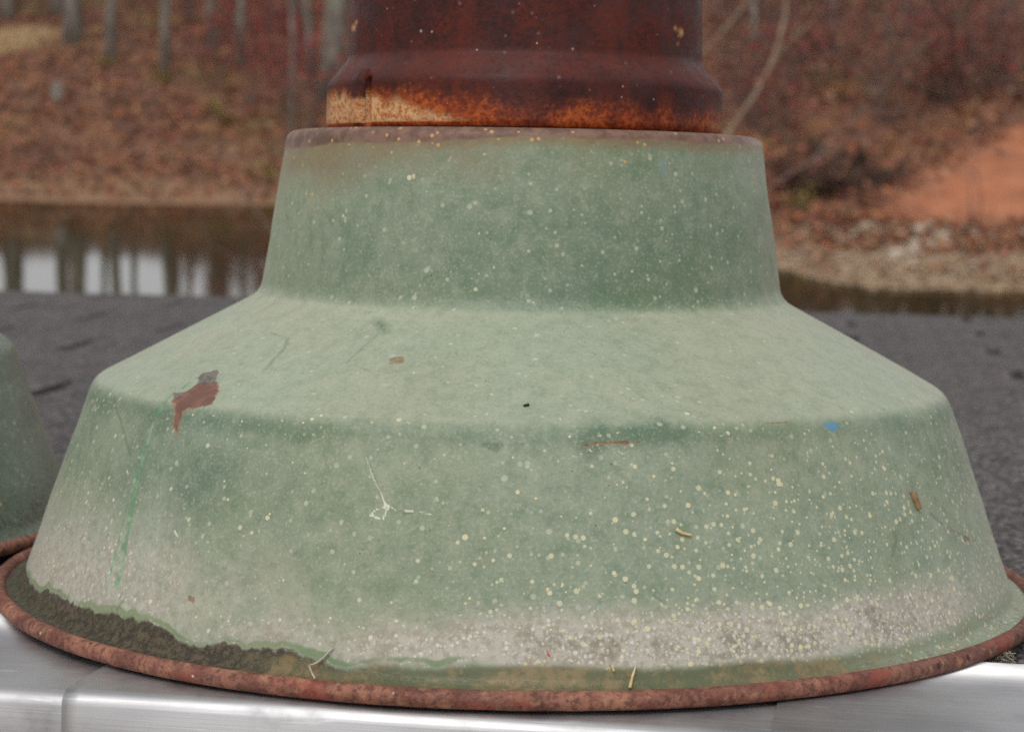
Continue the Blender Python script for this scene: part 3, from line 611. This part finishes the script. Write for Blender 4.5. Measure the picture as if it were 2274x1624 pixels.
# a tuft of cobweb hanging on the rim at the right, and lint hairs on the lower left
def on_rim(px_, py_):
    rp = project(l2w(rv)); vis = rv[:, 1] < .02; k = np.where(vis)[0]; return rv[k[np.hypot(rp[k, 0]-px_, rp[k, 1]-py_).argmin()]]
base = on_rim(2200, 1450); b = MB(); rr_ = random.Random(3)
for i in range(90):
    a = base + np.array([rr_.uniform(-.006, .006), rr_.uniform(-.002, .001), rr_.uniform(-.003, .002)]); d_ = np.array([rr_.uniform(-1, 1), rr_.uniform(-.6, -.1), rr_.uniform(-1, .8)])*rr_.uniform(.002, .006)
    mid_ = a+d_*.5+np.array([0, 0, rr_.uniform(-.001, .001)]); b.tube([a-base, mid_-base, a+d_-base], .00017, 3)
o = link('cobweb_tuft', b.mesh('cobweb_tuft'), m_web, label='grey tuft of cobweb and lint hanging on the rusty rim at right', category='cobweb'); o.matrix_world = ROOF_M @ Matrix.Translation(base)

# ================================================================== VEGETATION
g = G('bark'); 
bn = g.noise(7, 5, .65, g.mapped((1, 1, .25))); c = g.mix(g.ramp(bn, .35, .65), lin(92, 82, 74), lin(142, 134, 124)); c = g.mix(g.mul(g.ramp(g.noise(2.5, 3), .5, .65), .5), c, lin(120, 128, 108)); g.bump(bn, .6, .03); m_bark = g.fin(c, .95)
g = G('twig_bark'); c = g.mix(g.ramp(g.noise(5, 3), .35, .65), lin(124, 104, 86), lin(152, 134, 112)); m_twig = g.fin(c, .9)
g = G('dark_twig'); c = g.mix(g.ramp(g.noise(5, 3), .35, .65), lin(92, 76, 68), lin(120, 102, 92)); m_dtwig = g.fin(c, .9)
g = G('autumn_leaves'); m_leaf = g.fin(g.attrc('col'), .8, Subsurface_Weight=0.0)
def leaf_cloud(P, size, cols, seed, flat=0.0):
    r = np.random.default_rng(seed); n = len(P); a = r.uniform(0, 2*np.pi, n); nz = r.normal(size=(n, 3)); nz[:, 2] = np.abs(nz[:, 2])+flat; nz /= np.linalg.norm(nz, axis=1)[:, None]
    t = np.cross(nz, np.stack([np.cos(a), np.sin(a), 0*a], 1)); t /= np.linalg.norm(t, axis=1)[:, None]+1e-9; bt = np.cross(nz, t)
    s = size*r.uniform(.5, 1.5, n)[:, None]
    V = np.stack([P-t*s*.5, P+bt*s*.32+nz*s*.12, P+t*s*.5, P-bt*s*.32+nz*s*.12], 1).reshape(-1, 3)
    F = np.arange(n*4).reshape(-1, 4); pal = np.array(cols)[:, :3]; cc_ = pal[r.integers(0, len(pal), n)]*r.uniform(.45, 1.3, (n, 1))
    return V, F, np.repeat(cc_, 4, 0)
LIT = [lin(*c_) for c_ in [(156, 94, 62), (132, 80, 58), (172, 110, 72), (108, 68, 52), (148, 90, 68), (84, 58, 48), (164, 126, 84), (132, 70, 54), (180, 136, 102), (150, 82, 60)]]
# fallen leaves over the far bank
n = 60000; yv = 22 + 38*rng.random(n)**1.3; xv = (rng.random(n)*2-1)*(.30*yv+.8)
tt = yv-shore(xv); ok = tt > .5; xv, yv = xv[ok], yv[ok]
cm = poly_sdf(xv, yv, orange_bank) < .9*rng.random(len(xv))**2 - .3; gmk = (poly_sdf(xv, yv, grass) < 0) | (rng.random(len(xv)) < .35); gv = ~((xv > 3) & (yv-shore(xv) < 2.6) & (rng.random(len(xv)) < .93)) & ~((xv < 1) & (yv-shore(xv) < 2.5) & (rng.random(len(xv)) < .7)); k = cm & gmk & gv; xv, yv = xv[k], yv[k]
P = np.stack([xv, yv, height(xv, yv)+.03], 1); LV, LF, LC = leaf_cloud(P, .12, LIT, 5, .8)
lm = mesh_np('fallen_leaves', LV, LF, False); attr(lm, 'col', LC); link('fallen_leaves', lm, m_leaf, kind='stuff', label='brown fallen leaves covering the far bank')

def branchy(b, P0, dirv, L, r0, rnd, lev, twigs):
    n = 6; P = [P0]; d = dirv/np.linalg.norm(dirv)
    for i in range(n-1):
        d = d + rnd.normal(size=3)*.13; d[2] += .06; d /= np.linalg.norm(d); P.append(P[-1]+d*L/(n-1))
    P = np.array(P); b.tube(P, np.linspace(r0, r0*.35, n), 5 if lev else 4, cap=False)
    if lev == 0: twigs.append(P[3:]); return
    for q in range(3):
        i = rnd.integers(2, n); v = d + rnd.normal(size=3)*.6; branchy(b, P[i], v, L*.55, r0*.45, rnd, lev-1, twigs)
def tree(name, label, group, base, h, r0, seed, lean=(0, 0), limbs=9, leafcol=None, low=.3):
    rnd = np.random.default_rng(seed); t = thing(name, label, 'tree', group, Matrix.Translation(base)); b = MB(); n = 12; zs_ = np.linspace(-.3, h, n)
    wob_ = np.cumsum(rnd.normal(size=(n, 2))*.035*h/12, axis=0); P = np.stack([lean[0]*zs_+wob_[:, 0]-wob_[1, 0], lean[1]*zs_+wob_[:, 1]-wob_[1, 1], zs_], 1)
    rad = r0*(1-.75*(zs_+.3)/h)*(1+.5*np.exp(-(zs_+.3)/.35)); b.tube(P, np.maximum(rad, .015), 10); link('trunk', b.mesh('trunk'), m_bark, t)
    c = MB(); tw = []
    for i in range(limbs):
        f = low+(1-low)*(i+.5)/limbs; q = np.array([np.interp(f*h, zs_, P[:, k_]) for k_ in range(3)]); a = rnd.uniform(0, 6.28)
        branchy(c, q, np.array([math.cos(a), math.sin(a), .7]), h*(.36-.2*f), r0*.36*(1.1-f), rnd, 2, tw)
    cr = link('crown', c.mesh('crown'), m_bark, t)
    if leafcol:
        Q = np.vstack(tw); Q = Q[rnd.integers(0, len(Q), 500)]+rnd.normal(size=(500, 3))*.25; V_, F_, C_ = leaf_cloud(Q, .16, leafcol, seed); me = mesh_np('leaves', V_, F_, False); attr(me, 'col', C_); link('leaves', me, m_leaf, cr)
    return t
def trunk_at(label, pxb, pyb, wpx, pxt, seed, h=13, group=None, leafcol=None):
    p = on_ground(pxb, pyb); r0 = wpx/2/FPX*p[1]; topp = at_depth(pxt, 0, p[1]); dz = max(topp[2]-p[2], .6); return tree('bare_tree', label, group, (p[0], p[1], p[2]-.05), h, r0, seed, ((topp[0]-p[0])/dz*.6, 0), leafcol=leafcol)
trunk_at('leaning dark trunk with greenish lichen at its foot, near the pale grass strip', 165, 92, 38, 160, 11)
trunk_at('slim grey trunk second from the left on the far bank', 248, 133, 24, 245, 12)
trunk_at('slim grey trunk with pale mossy foot, third from the left', 369, 172, 22, 362, 13)
trunk_at('thin brown trunk fourth from the left, higher up the bank', 467, 110, 20, 464, 14)
trunk_at('thin brown trunk fifth from the left, among red shrubs', 535, 150, 16, 534, 15)
trunk_at('very thin pale trunk rising lowest on the bank, left of the rusty neck', 650, 292, 12, 632, 16, h=9)
trunk_at('thin greenish trunk between the pale thin one and the thick grey one', 690, 205, 15, 686, 17)
trunk_at('thick grey trunk beside the rusty neck of the lamp', 742, 215, 56, 744, 18, h=16)
FT = ['faint thin trunk just right of the lamp neck, behind the pale sapling', 'faint thin trunk second to the right of the lamp neck', 'faint trunk above the left end of the orange bank', 'faint trunk above the middle of the orange bank', 'thicker faint trunk near the top right corner', 'thinnest faint trunk high on the right hillside', 'faint trunk at the top left corner behind the grass strip', 'faint thin trunk high between third and fourth left trunks', 'faint thin trunk high among the red shrubs']
for i, (a, b_, w_, c_) in enumerate([(1680, 165, 14, 1665), (1855, 120, 13, 1840), (2010, 90, 16, 2016), (2120, 60, 16, 2110), (2235, 80, 22, 2240), (1930, 40, 10, 1935), (30, 20, 18, 28), (420, 28, 12, 416), (600, 60, 14, 602)]):
    trunk_at(FT[i], a, b_, w_, c_, 30+i, 12, 'faint thin trunks in the far woods')
rr_ = np.random.default_rng(90)
for i in range(70):
    y = rr_.uniform(48, 64); x = (i/69*2-1)*17+rr_.uniform(-.6, .6); tree('bare_tree', 'bare tree on top of the far hill, mirrored in the pond', 'bare trees on the hilltop', (x, y, float(height(x, y))-.1), rr_.uniform(9, 15), rr_.uniform(.05, .17), 200+i, limbs=9, low=.12, leafcol=LIT if i % 3 == 0 else None)

def shrub(label, group, base, h, seed, cols, mat, nst=9, nleaf=260, lsize=.09, name='shrub', spread=.5):
    rnd = np.random.default_rng(seed); t = thing(name, label, 'shrub', group, Matrix.Translation(base)); b = MB(); tw = []
    for i in range(nst):
        a = rnd.uniform(0, 6.28); branchy(b, np.array([rnd.normal()*.08, rnd.normal()*.08, -.05]), np.array([math.cos(a)*spread, math.sin(a)*spread, 1.0]), h*rnd.uniform(.6, 1), .014*h/1.5, rnd, 1, tw)
    link('stems', b.mesh('stems'), mat, t)
    if nleaf:
        Q = np.vstack(tw); Q = Q[rnd.integers(0, len(Q), nleaf)]+rnd.normal(size=(nleaf, 3))*.09*h; V_, F_, C_ = leaf_cloud(Q, lsize, cols, seed); me = mesh_np('leaves', V_, F_, False); attr(me, 'col', C_); link('leaves', me, m_leaf, t)
RED = [lin(*c_) for c_ in [(150, 58, 58), (130, 48, 50), (160, 74, 66), (112, 50, 48)]]; YEL = [lin(*c_) for c_ in [(150, 126, 70), (136, 116, 64), (126, 118, 70)]]; BRN = [lin(*c_) for c_ in [(132, 84, 70), (112, 70, 60), (142, 96, 80), (94, 66, 58)]]
RS = ['below the fourth trunk from the left', 'high up right of the fifth trunk', 'high up beside the very thin pale trunk', 'below the fifth trunk from the left', 'low beside the foot of the very thin pale trunk', 'between thin greenish trunk and thick grey trunk', 'lowest on the bank, left of the lamp collar', 'at the top edge between third and fourth trunks', 'at the top edge between fourth and fifth trunks']
for i, (a, b_) in enumerate([(470, 190), (600, 130), (660, 120), (560, 235), (640, 260), (700, 150), (690, 290), (420, 60), (520, 70)]):
    p = on_ground(a, b_); shrub('red-leaved shrub '+RS[i], 'red shrubs on the far bank', tuple(p), random.uniform(1.0, 1.7), 300+i, RED, m_dtwig)
YS = ['at the foot of the third trunk from the left', 'mid-slope below the fourth trunk', 'mid-slope, lower of two side by side', 'on the shore left of the lamp collar', 'on the right shore beside the lamp collar', 'at the foot of the second trunk from the left', 'on the right shore, behind the other one there']
for i, (a, b_) in enumerate([(345, 186), (480, 250), (500, 275), (590, 400), (1770, 470), (240, 150), (1800, 445)]):
    p = on_ground(a, b_); shrub('low yellowing shrub '+YS[i], 'yellow shrubs on the far bank', tuple(p), random.uniform(.18, .32), 330+i, YEL, m_dtwig, 7, 120, .07)
for i in range(46):
    a = random.uniform(1600, 2330); b_ = random.uniform(20, 330)
    p = on_ground(a, b_)
    if poly_sdf(np.array([p[0]]), np.array([p[1]]), orange_bank)[0] > -.4: continue
    shrub('brown tangled brush on the hillside right of the lamp', 'brown brush on the right hillside', tuple(p), random.uniform(.8, 1.9), 360+i, BRN+RED[:1], m_dtwig, 8, 150, .10)
OLV = [lin(*c_) for c_ in [(66, 58, 42), (78, 66, 46), (58, 50, 40), (92, 70, 50)]]  # dark leaf colours put the shade of a shadow pocket into the brush
DS = ['leftmost, against the lamp collar', 'second from the lamp collar', 'third from the lamp collar', 'nearest the orange bank', 'behind the others, high left', 'behind the others, beside the orange bank']
for i, (a, b_) in enumerate([(1740, 440), (1800, 432), (1860, 425), (1930, 412), (1790, 395), (1890, 385)]):
    p = on_ground(a, b_); shrub('dark olive brush filling the shadow pocket, '+DS[i], 'dark brush left of the orange bank', tuple(p), random.uniform(.28, .5), 450+i, OLV+BRN, m_dtwig, 10, 220, .10, spread=1.6)
p = on_ground(2164, 500); shrub('spindly dark sapling in front of the orange bank', None, tuple(p), 1.5, 420, BRN, m_dtwig, 2, 0, spread=.06)
# stump on the left bank
p = on_ground(126, 222); b = MB(); b.tube([(0, 0, -.1), (0, 0, .05), (.01, 0, .28), (.03, .01, .36)], [.17, .13, .11, .095], 9); o = link('stump', b.mesh('stump'), m_bark, label='short grey stump on the leafy slope at left', category='stump'); o.location = tuple(p)
# stones on the right shore
g = G('pale_stone'); rn = g.n('ShaderNodeObjectInfo').outputs['Random']; c = g.mix(rn, lin(150, 130, 108), lin(206, 196, 182)); c = g.mix(g.ramp(g.noise(9, 4), .4, .6), c, lin(160, 138, 114)); m_stone = g.fin(c, .9)
def stone_mesh(seed):
    import bmesh
    r = random.Random(seed); bm = bmesh.new(); bmesh.ops.create_icosphere(bm, subdivisions=2, radius=1)
    ax = [Vector((r.gauss(0, 1), r.gauss(0, 1), r.gauss(0, 1))).normalized() for _ in range(7)]; cut = [r.uniform(.55, .85) for _ in ax]
    for v in bm.verts:
        for a_, c_ in zip(ax, cut):
            d_ = v.co.dot(a_)
            if d_ > c_: v.co -= a_*(d_-c_)
        v.co.z *= .7
    me = bpy.data.meshes.new('stone'); bm.to_mesh(me); bm.free(); me.materials.append(m_stone); return me
stones = [stone_mesh(k) for k in range(6)]
for i in range(90):
    if i < 45: a, b_ = random.gauss(2010, 60), random.gauss(545, 22)
    else: a, b_ = random.uniform(1745, 2300), random.uniform(505, 628)
    p = on_ground(a, b_); s_ = random.uniform(.035, .10) if i < 45 else random.uniform(.025, .06)
    if p[2] < .02: continue
    o = link('rock', stones[i % 6], None, label='pale rock in the heap on the right shore' if i < 45 else 'small tan rock strewn along the right shore', category='rock', group='pale rocks heaped on the right shore' if i < 45 else 'small rocks along the right shore')
    o.location = (p[0], p[1], float(height(p[0], p[1]))+s_*.3); o.scale = (s_, s_*random.uniform(.8, 1.2), s_*random.uniform(.7, 1)); o.rotation_euler = (random.uniform(-.4, .4), random.uniform(-.4, .4), random.uniform(0, 6))
# gravel of the right shore, too fine to count
n = 7000; gxx = rng.uniform(2.4, 8.5, n); gyy = shore(gxx)+rng.random(n)**1.4*4.2; sz = rng.uniform(.012, .05, n)
oc = np.array([(1, 0, 0), (0, 1, 0), (-1, 0, 0), (0, -1, 0), (0, 0, .7), (0, 0, -.7)]); of = np.array([(0, 1, 4), (1, 2, 4), (2, 3, 4), (3, 0, 4), (1, 0, 5), (2, 1, 5), (3, 2, 5), (0, 3, 5)])
an = rng.uniform(0, 6.28, n); ca_, sa_ = np.cos(an)[:, None], np.sin(an)[:, None]
ov = np.stack([oc[:, 0]*ca_-oc[:, 1]*sa_, oc[:, 0]*sa_+oc[:, 1]*ca_, np.tile(oc[:, 2], (n, 1))], -1)*(sz[:, None, None]*rng.uniform(.7, 1.2, (n, 6, 1))) + np.stack([gxx, gyy, height(gxx, gyy)+sz*.25], 1)[:, None]
gcol = np.array([lin(164, 138, 108), lin(136, 110, 84), lin(182, 160, 132), lin(104, 82, 64), lin(150, 118, 88)])[rng.integers(0, 5, n)][:, :3]*rng.uniform(.6, 1.15, (n, 1))
gme = mesh_np('gravel', ov.reshape(-1, 3), (of[None]+np.arange(n)[:, None, None]*6).reshape(-1, 3), False); attr(gme, 'col', np.repeat(gcol, 6, 0)); link('gravel', gme, m_leaf, kind='stuff', label='tan gravel strewn along the right shore')
# bare saplings on the near bank, between shed and pond: traced limbs, rooted behind the shed
def sapling(label, d, limbs, foot, mat=m_twig):
    gz = float(height(foot[0], d)); base = np.array([foot[0], d, gz-.1]); t = thing('sapling', label, 'sapling', 'bare saplings behind the shed', Matrix.Translation(base)); first = True
    for pts, w0, w1 in limbs:
        Q = np.array([at_depth(a, b_, d+dd) for a, b_, dd in pts])
        if first: Q = np.vstack([base+[0, 0, 0], base*.5+Q[0]*.5+np.array([.05, 0, .1]), Q])
        tt_ = np.linspace(0, 1, 14); s_ = np.linspace(0, 1, len(Q)); Q = np.stack([np.interp(tt_, s_, Q[:, i]) for i in range(3)], 1)
        b = MB(); b.tube(Q-base, np.linspace(w0, w1, 14)*.75/2/FPX*d, 6); link('trunk' if first else 'branch', b.mesh('trunk' if first else 'branch'), mat, t); first = False
sapling('bare sapling with pale curved branches right of the lamp neck', 6.5, [
    ([(1560, 380, 0), (1620, 290, 0), (1690, 190, 0), (1722, 120, 0), (1745, 30, .1), (1750, -120, .1)], 17, 10),
    ([(1540, 140, .1), (1600, 75, .1), (1650, 15, .1), (1690, -60, .1)], 12, 7), ([(1640, 262, 0), (1570, 200, .2), (1530, 90, .2)], 3, 2),
    ([(1690, 185, 0), (1760, 80, -.2), (1810, -20, -.3)], 6, 4), ([(1722, 120, 0), (1790, 60, .2), (1830, 20, .2)], 4, 2)], (.85, 0))
sapling('bare sapling with a low forked limb reaching right above the pond', 7.2, [
    ([(1640, 470, 0), (1710, 412, 0), (1790, 365, 0), (1850, 325, 0), (1900, 300, .1), (1990, 270, .2)], 11, 2), ([(1850, 325, 0), (1880, 390, 0), (1895, 430, 0)], 4, 2),
    ([(1930, 230, .2), (1985, 150, .2), (2030, 110, .2), (2075, 80, .2)], 6, 3), ([(1930, 232, .2), (1850, 300, .1), (1800, 360, 0)], 4, 6), ([(1990, 150, .2), (1975, 90, .2), (1970, 20, .2)], 5, 3), ([(1800, 262, .1), (1960, 245, .2), (2120, 270, .3)], 4, 2)], (1.15, 0), m_dtwig)
sapling('thin bare sapling twigs hanging left of the lamp, over the pond', 6.0, [
    ([(640, 560, 0), (600, 505, 0), (570, 470, 0), (545, 440, 0), (535, 400, 0)], 9, 5), ([(640, 615, 0), (580, 585, 0), (520, 572, 0), (470, 545, 0), (450, 515, 0)], 6, 3), ([(600, 505, 0), (540, 500, 0), (470, 495, 0)], 3, 2)], (-.35, 0), m_dtwig)
